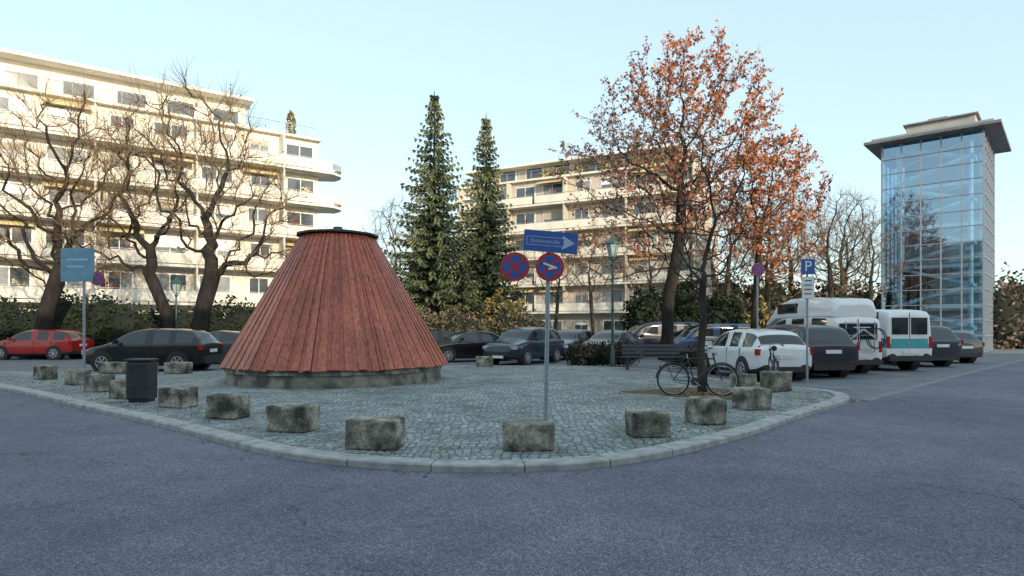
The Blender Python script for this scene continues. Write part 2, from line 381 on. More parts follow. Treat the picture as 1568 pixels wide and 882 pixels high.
mb.cyl((0,0,4.27),(0,0,4.36),.16,.12,10,CAPM)
mb.obj('roof_cap',e)

# ------------------------------------------------------------------ stone blocks
def block(x,y,w,h,d,rot,seed):
    mb=MB(); N=12; verts={};vs=[];fs=[]
    def vid(p):
        k=tuple(round(c,4) for c in p)
        if k not in verts: verts[k]=len(vs); vs.append(Vector(p))
        return verts[k]
    for ax in range(3):
        for sgn in (-1,1):
            for i in range(N):
                for j in range(N):
                    c=[]
                    for (a,b) in ((i,j),(i+1,j),(i+1,j+1),(i,j+1)):
                        p=[0,0,0];p[ax]=sgn;p[(ax+1)%3]=-1+2*a/N;p[(ax+2)%3]=-1+2*b/N;c.append(vid(p))
                    fs.append(tuple(c) if sgn>0 else tuple(c[::-1]))
    out=[]
    for p in vs:
        q=p.copy(); m=34.; L=(abs(q.x)**m+abs(q.y)**m+abs(q.z)**m)**(1/m); q=q/L
        q=Vector((q.x*w/2,q.y*d/2,q.z*h/2))
        nv=noise.noise_vector(q*3+Vector((seed*7.3,0,0)))*.018+noise.noise_vector(q*14+Vector((0,seed*3.1,0)))*.008
        q=q+nv; q.z=max(q.z+h/2,-.01) ; out.append(q)
    mb.add(out,fs,STONE,True)
    return mb.obj('stone_block',None,(x,y,0),rot)
BL=[(-9.58,14.55,.58,.38,.4,-.5),(-8.05,13.1,.55,.38,.4,-.4),(-6.2,11.65,.56,.36,.4,-.35),(-4.62,10.2,.55,.37,.4,-.3),(-3.12,8.95,.6,.36,.42,-.22),(-1.67,7.68,.62,.35,.42,-.12),(.2,7.6,.62,.32,.42,.02),(1.84,8.5,.52,.335,.4,.12),(2.98,9.65,.42,.38,.5,.25),(4.34,11.35,.52,.38,.45,.3),(6.15,14.6,.55,.45,.45,.4),(5.75,15.6,.5,.32,.4,.4),(-12.8,20.2,.8,.36,.45,0.05),(-11.9,20.4,.6,.34,.4,0),(-10.75,20.2,.7,.36,.42,-.05),(-1.05,24.0,.6,.38,.4,.2),(-11.3,16.3,.6,.38,.4,-.6),(-13.4,18,.6,.38,.4,-.6)]
for i,b in enumerate(BL): block(*b,i+1)
e=empty('litter_bin',(-7.35,12.45,0),.1)
mb=MB(); mb.box((0,0,.42),(.46,.38,.76),ANTH); mb.obj('body',e,bevel=.05)
mb=MB(); mb.box((0,0,.825),(.49,.41,.05),BLACKM); mb.obj('lid',e,bevel=.02)
mb=MB(); mb.box((0,-.19,.70),(.3,.012,.09),PLAST); mb.box((0,0,.02),(.36,.3,.06),BLACKM); mb.box((0,-.193,.3),(.4,.006,.01),PLAST); mb.obj('slot_and_foot',e)

# ------------------------------------------------------------------ signs
def disc(mb,c,r,y0,y1,mat,n=36):
    mb.cyl((c[0],y1,c[1]),(c[0],y0,c[1]),r,r,n,mat,False)
def nostop(mb,cx,cz,r,y,sticker=False):
    disc(mb,(cx,cz),r,y-.004,y,STEEL); disc(mb,(cx,cz),r*.985,y-.007,y-.0045,SRED); disc(mb,(cx,cz),r*.78,y-.010,y-.0072,SBLUE)
    for a in (R(45),R(-45)):
        mb.box((cx,y-.012 if a>0 else y-.0125,cz),(r*1.56,.003 if a>0 else .004,r*.19),SRED,rot=ry(a))
    if sticker:
        mb.box((cx,y-.017,cz+.02),(r*1.0,.003,r*.14),WHITE,rot=ry(R(20)))
        mb.box((cx+.03,y-.0205,cz-.02),(r*.5,.003,r*.14),WHITE,rot=ry(R(-15)))
e=empty('traffic_sign',(.53,9.85,0),rot=(0,R(.9),0))
mb=MB(); mb.cyl((0,0,-.02),(0,0,2.98),.034,.034,14,STEEL); mb.cyl((0,0,0),(0,0,.05),.055,.048,14,STEEL); mb.obj('post',e)
mb=MB(); mb.box((-.28,.0,2.41),(.55,.02,.03),STEEL); mb.box((0,-.035,2.41),(.09,.06,.04),STEEL); mb.box((0,-.035,2.8),(.09,.07,.04),STEEL); mb.obj('brackets',e)
mb=MB(); nostop(mb,-.52,2.41,.228,-.03); mb.obj('no_stopping_sign',e)
mb=MB(); nostop(mb,.025,2.41,.225,-.062,True); mb.obj('no_stopping_sign_b',e)
sg=empty('one_way_sign',(.03,-.085,2.80)); sg.parent=e; sg.rotation_euler=(0,R(3.2),R(4))
mb=MB(); mb.box((0,0,0),(.85,.006,.33),STEEL); mb.box((0,-.0045,0),(.84,.003,.32),SBLUE)
PALE=M('faded_white_film',(.45,.52,.66),(.38,.46,.62),rough=.4)
mb.add([(.18,-.0085,.11),(.18,-.0085,.06),(.20,-.0085,.06),(.20,-.0085,-.06),(.18,-.0085,-.06),(.18,-.0085,-.11),(.385,-.0085,0)],[(0,1,2,3,4,5,6)],PALE)
for z in (.064,-.064): mb.box((-.1,-.008,z),(.56,.003,.009),PALE)
mb.box((-.375,-.008,0),(.009,.003,.137),PALE)
mb.obj('arrow_plate',sg)
cu=bpy.data.curves.new('lettering','FONT'); cu.body='Einbahnstraße'; cu.size=.082; cu.align_x='CENTER'; cu.align_y='CENTER'; cu.extrude=.001
t=bpy.data.objects.new('lettering',cu); scene.collection.objects.link(t); t.parent=sg; t.location=(-.09,-.0085,0); t.rotation_euler=(R(90),0,0); cu.materials.append(PALE)
e=empty('direction_sign',(-12.15,17.8,0))
mb=MB(); mb.cyl((0,0,-.05),(0,0,3.6),.035,.035,12,STEEL); mb.obj('post',e)
mb=MB(); mb.box((-.15,-.05,3.25),(.95,.02,.95),STEEL); mb.box((-.15,-.063,3.25),(.91,.004,.91),M('faded_blue_board',(.14,.3,.42),(.18,.36,.48),rough=.4)); mb.box((-.15,-.067,3.4),(.6,.003,.05),PALE); mb.box((-.2,-.067,3.2),(.5,.003,.05),PALE); mb.obj('board',e)
mb=MB(); nostop(mb,.42,2.86,.2,-.05); mb.box((.2,-.02,2.86),(.45,.02,.03),STEEL); mb.obj('no_stopping_sign',e)
e=empty('parking_sign',(8.05,17.1,ZR))
mb=MB(); mb.cyl((0,0,0),(0,0,3.45),.03,.03,12,STEEL); mb.obj('post',e)
mb=MB(); mb.box((0,-.045,3.2),(.38,.01,.42),STEEL); mb.box((0,-.052,3.2),(.36,.003,.4),SBLUE); mb.box((0,-.045,2.63),(.34,.01,.6),STEEL); mb.box((0,-.052,2.63),(.32,.003,.58),WHITE)
for k in range(4): mb.box((0,-.0545,2.82-.12*k),(.2,.002,.03),BLACKM)
mb.obj('plates',e)
cu=bpy.data.curves.new('letter_p','FONT'); cu.body='P'; cu.size=.4; cu.align_x='CENTER'; cu.align_y='CENTER'; cu.extrude=.001
t=bpy.data.objects.new('letter_p',cu); scene.collection.objects.link(t); t.parent=e; t.location=(0,-.056,3.2); t.rotation_euler=(R(90),0,0); cu.materials.append(WHITE)
e=empty('no_stopping_sign',(7.95,20.3,ZR))
mb=MB(); mb.cyl((0,0,0),(0,0,3.65),.028,.028,12,STEEL); nostop(mb,0,3.42,.22,-.03); mb.obj('post_and_plate',e)

def street_lamp(x,y,h,s=1.,z=0):
    e=empty('street_lamp',(x,y,z))
    mb=MB(); mb.tube([(0,0,0),(0,0,.5),(0,0,.55),(0,0,1.0),(0,0,h-.75*s)],[.10,.09,.065,.055,.038],12,DKSTEEL); mb.tube([(0,0,h-.80*s),(0,0,h-.74*s),(0,0,h-.66*s)],[.05,.09,.05],12,DKSTEEL); mb.obj('pole',e)
    mb=MB(); z0=h-.66*s
    mb.tube([(0,0,z0),(0,0,z0+.42*s)],[.11*s,.2*s],6,LAMPGL,False)
    for i in range(6):
        a=i*math.pi/3+.0; mb.cyl((.112*s*math.cos(a),.112*s*math.sin(a),z0),(.203*s*math.cos(a),.203*s*math.sin(a),z0+.42*s),.012,.012,5,DKSTEEL)
    mb.tube([(0,0,z0+.42*s),(0,0,z0+.45*s),(0,0,z0+.60*s),(0,0,z0+.64*s),(0,0,z0+.72*s)],[.25*s,.25*s,.09*s,.05*s,.015*s],12,DKSTEEL,False)
    mb.obj('lantern',e)
street_lamp(3.85,24.0,4.95,1.15); street_lamp(-16.6,31,4.0,1.15,ZR)

# ------------------------------------------------------------------ bicycle
def bicycle(x,y,rot,lean=0.,frame=BLACKM,z=0.):
    e=empty('bicycle',(x,y,z),rot=(lean,0,rot))
    r=.335
    for nm,cx in (('rear_wheel',-.52),('front_wheel',.52)):
        mb=MB(); pts=[(cx+math.cos(a)*r,0,.34+math.sin(a)*r) for a in [i*2*math.pi/32 for i in range(33)]]
        mb.tube(pts,.018,6,RUB,cap=False)
        pts=[(cx+math.cos(a)*(r-.025),0,.34+math.sin(a)*(r-.025)) for a in [i*2*math.pi/32 for i in range(33)]]
        mb.tube(pts,.009,5,RIM,cap=False)
        for i in range(14):
            a=i*2*math.pi/14; mb.cyl((cx,0.02*(-1)**i,.34),(cx+math.cos(a)*(r-.03),0,.34+math.sin(a)*(r-.03)),.0022,.0022,4,RIM)
        mb.cyl((cx,-.05,.34),(cx,.05,.34),.02,.02,8,RIM)
        a0,a1=(R(20),R(175)) if cx<0 else (R(30),R(160))
        mb.tube([(cx+math.cos(a0+(a1-a0)*i/10)*(r+.035),0,.34+math.sin(a0+(a1-a0)*i/10)*(r+.035)) for i in range(11)],.014,5,frame)
        mb.obj(nm,e)
    mb=MB(); bb=(-.07,0,.30);st=(-.20,0,.80);hb=(.39,0,.68)
    mb.cyl(bb,st,.018,.016,8,frame);mb.cyl(st,(.35,0,.80),.016,.016,8,frame);mb.cyl(bb,hb,.02,.02,8,frame);mb.cyl(hb,(.34,0,.92),.02,.02,8,frame)
    for s in (-.045,.045):
        mb.cyl((-.52,s,.34),bb,.01,.012,6,frame);mb.cyl((-.52,s,.34),(-.19,s*.4,.76),.009,.009,6,frame);mb.tube([hb,(.43,s,.58),(.52,s,.34)],[.014,.013,.01],6,frame)
    mb.obj('frame',e)
    mb=MB(); mb.cyl(st,(-.225,0,.93),.013,.013,8,RIM); mb.tube([(-.38,0,.95),(-.25,0,.955),(-.08,0,.95)],[.07,.06,.02],8,PLAST); mb.obj('saddle',e)
    mb=MB(); mb.cyl((.34,0,.92),(.33,0,1.02),.013,.013,8,RIM); mb.tube([(.24,-.29,1.0),(.3,-.2,1.04),(.34,0,1.03),(.3,.2,1.04),(.24,.29,1.0)],.012,7,RIM)
    for s in (-1,1): mb.cyl((.26,s*.26,1.01),(.18,s*.31,.99),.017,.017,7,PLAST)
    mb.box((.40,0,.9),(.05,.06,.06),HEAD); mb.obj('handlebar',e)
    mb=MB(); mb.cyl((-.07,-.03,.30),(-.07,-.04,.30),.09,.09,20,BLACKM);mb.cyl((-.07,-.06,.30),(.04,-.06,.20),.01,.01,6,RIM);mb.box((.05,-.11,.195),(.09,.1,.02),PLAST);mb.cyl((-.07,.06,.30),(-.18,.06,.40),.01,.01,6,RIM);mb.box((-.18,.11,.405),(.09,.1,.02),PLAST)
    mb.cyl((-.52,-.035,.375),(-.07,-.035,.385),.005,.005,4,BLACKM);mb.cyl((-.52,-.035,.305),(-.07,-.035,.215),.005,.005,4,BLACKM)
    mb.obj('drivetrain',e)
    mb=MB()
    for s in (-.06,0,.06): mb.cyl((-.75,s,.74),(-.3,s,.76),.007,.007,5,frame)
    for s in (-.06,.06): mb.cyl((-.68,s,.74),(-.52,s*.8,.35),.006,.006,5,frame)
    mb.box((-.8,0,.62),(.03,.06,.05),TAIL); mb.obj('luggage_rack',e)
bicycle(4.02,13.55,R(-4),R(-7))
bicycle(6.75,16.1,R(75),R(-4),BLACKM,0)

# ------------------------------------------------------------------ cars
def section(st):
    x,zl,zb,zt,w,wt,cab=st
    if cab:
        pts=[(0,zl),(w*.86,zl),(w*.985,zl+.09),(w,(zl+zb)/2+.02),(w*.985,zb-.06),(w*.945,zb),(wt+.03,zt-.07),(wt-.1,zt-.008),(0,zt+.015)]
    else:
        pts=[(0,zl),(w*.86,zl),(w*.985,zl+.09),(w,(zl+zb)/2+.02),(w*.985,zb-.06),(w*.92,zb),(w*.80,zb+.012),(w*.5,zb+.03),(0,zb+.04)]
    return [Vector((x,y,z)) for y,z in pts]
PROF={
 'hatch':(4.2,dict(
  st=[(-2.10,.40,.72,.8,.70,.5,0),(-2.07,.30,.93,.95,.80,.5,0),(-2.0,.26,.96,1.02,.85,.5,0),(-1.72,.22,.97,1.36,.87,.60,1),(-1.5,.2,.965,1.43,.88,.63,1),(-1.12,.2,.955,1.46,.885,.65,1),(-1.05,.2,.955,1.465,.885,.65,1),(-.3,.19,.945,1.485,.89,.66,1),(-.22,.19,.945,1.485,.89,.66,1),(.42,.19,.94,1.43,.885,.64,1),(.8,.19,.94,1.24,.88,.66,1),(1.12,.19,.95,1.0,.875,.6,0),(1.6,.2,.86,.9,.86,.5,0),(1.92,.23,.76,.8,.80,.5,0),(2.06,.28,.66,.7,.70,.5,0),(2.10,.36,.56,.6,.60,.5,0)],
  side={3,4,6,8,9,10},rear={2},front={9,10},wx=(-1.27,1.30))),
 'suv':(4.7,dict(
  st=[(-2.35,.48,.85,.9,.76,.5,0),(-2.32,.36,1.05,1.1,.86,.5,0),(-2.25,.32,1.1,1.12,.90,.5,0),(-2.0,.28,1.1,1.58,.92,.66,1),(-1.7,.26,1.09,1.66,.93,.70,1),(-1.2,.25,1.08,1.69,.93,.71,1),(-1.12,.25,1.08,1.69,.93,.71,1),(-.3,.25,1.07,1.71,.935,.72,1),(-.2,.25,1.07,1.71,.935,.72,1),(.5,.25,1.06,1.65,.93,.70,1),(.9,.25,1.06,1.4,.925,.71,1),(1.2,.25,1.08,1.12,.92,.6,0),(1.8,.27,1.0,1.05,.9,.5,0),(2.18,.3,.9,.95,.84,.5,0),(2.32,.36,.78,.8,.74,.5,0),(2.35,.45,.65,.7,.64,.5,0)],
  side={3,4,6,8,9,10},rear={2},front={9,10},wx=(-1.4,1.45))),
 'sedan':(4.6,dict(
  st=[(-2.30,.42,.72,.8,.68,.5,0),(-2.25,.30,.93,.95,.78,.5,0),(-2.1,.26,.98,1.02,.84,.5,0),(-1.65,.22,.98,1.0,.87,.5,0),(-1.3,.2,.97,1.22,.88,.62,1),(-1.0,.2,.965,1.36,.885,.62,1),(-.85,.2,.96,1.39,.885,.63,1),(-.25,.19,.95,1.44,.89,.64,1),(-.17,.19,.95,1.44,.89,.64,1),(.42,.19,.94,1.39,.885,.62,1),(.8,.19,.94,1.2,.88,.65,1),(1.12,.19,.94,1.0,.875,.6,0),(1.6,.2,.86,.9,.86,.5,0),(2.05,.23,.76,.8,.80,.5,0),(2.26,.28,.66,.7,.70,.5,0),(2.30,.36,.56,.6,.60,.5,0)],
  side={4,5,6,8,9,10},rear={3,4},front={9,10},wx=(-1.35,1.4))),
 'van':(4.8,dict(
  st=[(-2.40,.45,.9,.9,.80,.5,0),(-2.39,.36,1.1,1.75,.86,.74,1),(-2.33,.32,1.12,1.90,.90,.76,1),(-2.1,.3,1.12,1.95,.92,.78,1),(-1.05,.28,1.12,1.97,.93,.79,1),(-.95,.28,1.12,1.97,.93,.79,1),(.1,.28,1.12,1.97,.93,.79,1),(.2,.28,1.12,1.96,.93,.79,1),(.95,.28,1.12,1.9,.925,.77,1),(1.4,.28,1.12,1.58,.92,.76,1),(1.8,.28,1.12,1.15,.91,.6,0),(2.15,.3,.98,1.05,.88,.5,0),(2.36,.34,.82,.95,.80,.5,0),(2.40,.42,.65,.7,.70,.5,0)],
  side={3,5,7,8},rear=set(),front={8,9},wx=(-1.4,1.55)))}
def car(name,x,y,heading,kind,col,scl=(1,1,1),z=ZR,stripe=None,wr=None):
    L,P=PROF[kind]
    e=empty(name,(x,y,z),R(90)-R(heading))
    e.scale=scl
    st=P['st']; mb=MB(); S=[section(s) for s in st]; K=16
    def full(sec): return [Vector(p) for p in sec]+[Vector((p.x,-p.y,p.z)) for p in sec[-2:0:-1]]
    F=[full(s) for s in S]
    for m in [col,CGL,PLAST]+([stripe] if stripe else []): mb.mi(m)
    mb.v=[tuple(p) for f in F for p in f]
    for i in range(len(F)-1):
        for k in range(K):
            row=k if k<8 else 15-k
            m=0
            if row in (0,1): m=2
            if row==5 and i in P['side']: m=1
            if row in (6,7) and (i in P['front'] or i in P['rear']) : m=1
            if stripe and row==3: m=3
            mb.f.append([i*K+k,i*K+(k+1)%K,(i+1)*K+(k+1)%K,(i+1)*K+k][::-1]); mb.m.append(m); mb.sm.append(True)
    mb.f.append(list(range(K))); mb.m.append(0); mb.sm.append(True)
    b=(len(F)-1)*K; mb.f.append([b+k for k in range(K)][::-1]); mb.m.append(0); mb.sm.append(True)
    ob=mb.obj('body',e,sub=2)
    me=ob.data
    at=me.attributes.new('crease_edge','FLOAT','EDGE')
    for ed in me.edges:
        a,c=ed.vertices; ra,rc=a%K,c%K
        if ra==rc and ra in (5,11): at.data[ed.index].value=.75
        elif ra==rc and ra in (6,10): at.data[ed.index].value=.5
        elif ra==rc and ra in (1,15,4,12): at.data[ed.index].value=.35
        elif ra!=rc and (a//K) in (1,): at.data[ed.index].value=.4
    w=st[len(st)//2][4]; wr=wr or (.32 if kind in('hatch','sedan') else .35)
    mb=MB()
    for wx in P['wx']:
        for s in (-1,1):
            mb.cyl((wx,s*(w-.3),wr+.015),(wx,s*(w+.004),wr+.015),wr+.06,wr+.055,28,PLAST)
            yo=s*(w+.012)
            mb.tube([(wx,s*(w-.2),wr),(wx,s*(w-.02),wr),(wx,yo,wr)],[wr,wr,wr-.03],28,RUB)
            mb.cyl((wx,yo-s*.01,wr),(wx,yo+s*.003,wr),wr*.66,wr*.66,24,BLACKM)
            mb.tube([(wx+math.cos(a)*wr*.64,yo+s*.004,wr+math.sin(a)*wr*.64) for a in [i*2*math.pi/24 for i in range(25)]],.012,5,RIM,cap=False)
            for k in range(7):
                a=k*2*math.pi/7+.3; mb.box((wx+math.cos(a)*wr*.33,yo+s*.007,wr+math.sin(a)*wr*.33),(wr*.62,.014,.042),RIM,rot=ry(-a))
            mb.cyl((wx,yo,wr),(wx,yo+s*.018,wr),.05,.045,12,RIM)
    mb.obj('wheels',e)
    xr=st[0][0]; xf=st[-1][0]; mb=MB()
    zb=st[2][2]
    if kind=='van':
        for s in (-1,1):
            mb.box((xr+.045,s*.79,.92),(.09,.13,.36),TAIL)
            mb.box((xr-.0,s*.36,1.42),(.03,.6,.52),CGL)
            if stripe: mb.box((xr+.004,s*.355,.88),(.02,.66,.30),stripe)
        mb.box((xr-.01,0,.62),(.02,.52,.12),WHITE); mb.box((xr-.03,0,.42),(.12,1.62,.16),PLAST); mb.box((xr-.0,0,1.2),(.024,.012,1.3),PLAST)
    else:
        for s in (-1,1): mb.box((xr+.10,s*(w-.16),zb-.12),(.14,.24,.17),TAIL,rot=rz(s*.35))
        mb.box((xr-.002,0,zb-.25 if kind!='sedan' else .62),(.03,.52,.115),WHITE); mb.box((xr+.0,0,.36),(.08,1.35,.15),PLAST)
        mb.box((xr+.05,0,zb-.12),(.03,.14,.05),RIM)
        if kind in('hatch','suv'): mb.cyl((xr+.19,-.05,zb+.1),(xr+.27,.36,zb+.13),.012,.008,5,PLAST)
    for s in (-1,1): mb.box((xf-.15,s*(st[-3][4]-.2),st[-3][2]-.1),(.22,.34,.14),HEAD,rot=rz(-s*.5))
    mb.box((xf-.012,0,.52),(.06,.9,.14),PLAST); mb.box((xf+.012,0,.4),(.03,.52,.115),WHITE)
    for s in (-1,1):
        yb=s*(w*.992)
        ms=[s2[0] for i2,s2 in enumerate(st) if i2 in (5,7)]
        for xx in (ms if kind!='van' else [.15,-1.0])+[st[-5][0]-.02]:
            mb.box((xx,yb,.62),(.012,.02,.62),PLAST)
            mb.box((xx+.2-.36,s*(w*.995),zb-.16),(.17,.03,.03),col)
        mx=st[-6][0]-.02 if kind!='van' else 1.25
        mb.box((mx,s*(w+.08),zb+.06),(.1,.2,.13),col)
    mb.obj('trim',e,bevel=.012)
    return e
car('parked_car',-12.95,22.7,-90,'hatch',P_BLACK,(1.02,1,1.03))
car('parked_car',-12.6,27.3,-84,'sedan',P_GREY)
car('parked_car',-23.3,31.0,-90,'hatch',P_RED)
car('parked_car',-3.9,32.3,-96,'sedan',P_BLACK)
car('parked_car',.55,27.2,-150,'suv',P_DBL,(.95,.97,.93))
car('parked_car',-2.0,29.2,-118,'sedan',P_BLACK)
car('parked_car',2.9,31.5,-150,'hatch',P_GREY)
car('parked_car',4.9,30.8,-145,'sedan',P_GREY)
car('parked_van',8.1,35.0,-100,'van',P_DBL,(1,1,.97))
car('parked_van',10.6,33.2,-95,'van',P_BLUE,(.95,1,.9))
car('parked_car',13.4,31,-100,'hatch',P_GREY)
car('white_hatchback_car',7.42,19.65,-7,'hatch',P_WHITE,(1,1,1.02))
car('dark_suv_car',9.3,20.95,-7,'suv',P_NAVY,(.98,.97,.97))
cv=car('camper_van',10.96,22.9,-7,'van',P_WHITE,(1.05,1,1))
mb=MB(); K=[(-2.3,1.86,.60,.74,2.32),(-2.15,1.9,.72,.80,2.50),(-1.0,1.9,.76,.82,2.60),(.3,1.9,.76,.82,2.60),(1.05,1.88,.72,.78,2.44),(1.75,1.60,.6,.76,1.82)]
vs=[];fs=[]
for x,z0,wt,wb,zt in K: vs+= [(x,-wb,z0),(x,-wb*.99,z0+(zt-z0)*.5),(x,-wt,zt-.08),(x,-wt*.8,zt),(x,wt*.8,zt),(x,wt,zt-.08),(x,wb*.99,z0+(zt-z0)*.5),(x,wb,z0)]
for i in range(len(K)-1):
    for k in range(8): fs.append((i*8+k,(i+1)*8+k,(i+1)*8+(k+1)%8,i*8+(k+1)%8))
fs+= [tuple(range(8)),tuple(len(vs)-8+k for k in range(8))[::-1]]
mb.add(vs,fs,P_WHITE); mb.obj('high_roof',cv,bevel=.04)
mb=MB()
for s in (-1,1):
    mb.box((.25,s*.800,2.24),(1.25,.05,.36),PLAST); mb.box((.25,s*.815,2.24),(1.1,.04,.26),CGL)
mb.obj('roof_windows',cv,bevel=.02)
mb=MB()
for s in (-.5,.5): mb.cyl((-2.5,s,.75),(-2.5,s,1.75),.018,.018,6,RIM)
for z in (.85,1.3,1.7): mb.cyl((-2.52,-.6,z),(-2.52,.6,z),.015,.015,6,RIM)
for yy,xx in ((-.28,-2.62),(.32,-2.68)):
    for dy in (-.45,.45): mb.tube([(xx,yy*.2+dy+math.cos(a)*.32,1.2+math.sin(a)*.32) for a in [i*2*math.pi/20 for i in range(21)]],.016,5,RUB,cap=False)
    mb.cyl((xx,yy*.2-.45,1.2),(xx,yy*.2,1.5),.014,.014,5,WHITE); mb.cyl((xx,yy*.2,1.5),(xx,yy*.2+.4,1.2),.014,.014,5,WHITE); mb.cyl((xx,yy*.2-.2,1.55),(xx,yy*.2+.3,1.55),.014,.014,5,WHITE)
mb.obj('bicycle_rack',cv)
car('white_van',13.6,24.4,-7,'van',P_WHITE,(1.04,1.02,1.13),stripe=TEAL)
car('parked_car',16.4,26.6,-7,'suv',P_DBL)
car('parked_car',19.3,29.0,-7,'hatch',P_GREY)

DKW=M('dark_bench_wood',(.06,.075,.085),(.035,.045,.055),rough=.7,scale=6,stretch=(1,8,8))
def bench(x,y,rot):
    e=empty('park_bench',(x,y,0),rot)
    mb=MB()
    for s in (-.95,.95):
        mb.box((s,0,.21),(.06,.4,.42),BLACKM); mb.box((s,.22,.62),(.06,.05,.5),BLACKM,rot=rx(-.2))
    mb.obj('legs',e); mb=MB()
    for k in range(4): mb.box((0,-.18+.12*k,.45),(2.2,.10,.035),DKW)
    mb.obj('seat',e); mb=MB()
    for k in range(3): mb.box((0,.2+.025*k,.58+.13*k),(2.2,.03,.10),DKW,rot=rx(-.2))
    mb.obj('backrest',e)
bench(5.0,22.0,R(-3))

# ------------------------------------------------------------------ vegetation
def leaf_mass(name,blobs,n,size,mats,seed=1,parent=None,core=None,loc=(0,0,0)):
    rng=random.Random(seed); mb=MB(); vol=[b[3]*b[4]*b[5] for b in blobs]
    for i in range(n):
        b=rng.choices(blobs,vol)[0]
        d=rdir(rng); r=rng.uniform(.55,1.03)**.6
        nz=1+.35*noise.noise(Vector((d.x*2+b[0],d.y*2+b[1],d.z*2+b[2])))
        p=Vector((b[0]+d.x*b[3]*r*nz,b[1]+d.y*b[4]*r*nz,b[2]+d.z*b[5]*r*nz))
        if p.z<0: p.z=rng.uniform(0,.3)
        u=rdir(rng)*size*rng.uniform(.6,1.3); w=u.cross(rdir(rng)).normalized()*size*.5
        k=noise.noise(p*.7)+rng.uniform(-.3,.3)
        mb.quad(p,u,w,mats[0] if k<0 else (mats[1] if k<.35 else mats[-1]))
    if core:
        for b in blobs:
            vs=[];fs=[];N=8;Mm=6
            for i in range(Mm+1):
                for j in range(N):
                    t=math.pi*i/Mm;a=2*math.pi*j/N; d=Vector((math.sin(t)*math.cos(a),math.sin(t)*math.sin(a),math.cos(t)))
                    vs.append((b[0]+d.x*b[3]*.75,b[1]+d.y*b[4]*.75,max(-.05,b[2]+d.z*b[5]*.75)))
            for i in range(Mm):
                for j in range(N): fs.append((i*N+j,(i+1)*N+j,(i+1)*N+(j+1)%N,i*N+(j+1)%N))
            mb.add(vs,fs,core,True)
    return mb.obj(name,parent,loc)
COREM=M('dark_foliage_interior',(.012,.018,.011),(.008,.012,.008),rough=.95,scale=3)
bl=[]; rg=random.Random(5)
for i in range(24): bl.append((-31+i*.95+rg.uniform(-.3,.3),34.5+rg.uniform(-.5,.5)-i*.02,1.3+rg.uniform(-.2,.3),1.3,1.2,1.45+rg.uniform(-.4,.75)))
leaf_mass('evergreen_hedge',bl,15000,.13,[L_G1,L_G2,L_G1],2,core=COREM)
bl=[]
for i in range(12): bl.append((-9+i*.95,37+rg.uniform(-.6,.6),1.0,1.0,1.0,1.2+rg.uniform(-.3,.6)))
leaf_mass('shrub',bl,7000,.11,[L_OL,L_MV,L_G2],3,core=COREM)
bl=[(2.6+.5*i,24.6+.1*i,.4,.5,.45,.55) for i in range(5)]+[(6.3+.5*i,23.6,.35,.45,.4,.5) for i in range(3)]
leaf_mass('low_hedge',bl,5000,.06,[L_G1,L_MV,L_G1],4,core=COREM)
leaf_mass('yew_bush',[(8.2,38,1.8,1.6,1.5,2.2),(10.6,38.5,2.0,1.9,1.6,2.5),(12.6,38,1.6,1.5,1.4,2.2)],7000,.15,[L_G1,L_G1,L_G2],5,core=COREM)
leaf_mass('yellow_lit_shrub',[(14.2,36,1.4,.9,.8,1.8),(.4,39,1.6,.9,.9,1.8),(-.9,40,2.0,.9,.9,2.0)],2000,.12,[L_YE,L_OL,L_OL],6)  # yellow leaf colour stands in for sunlight on this foliage
bl=[(16+i*2.0,47+rg.uniform(-1,1),2.2,1.9,1.5,2.9+rg.uniform(-.5,1.2)) for i in range(20)]
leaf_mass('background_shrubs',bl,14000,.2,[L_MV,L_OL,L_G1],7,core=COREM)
bl=[(-60+i*2.6,48+rg.uniform(-1,1),2.0,2.0,1.5,2.6) for i in range(10)]
leaf_mass('background_hedge',bl,5000,.2,[L_G1,L_OL,L_G1],8,core=COREM)

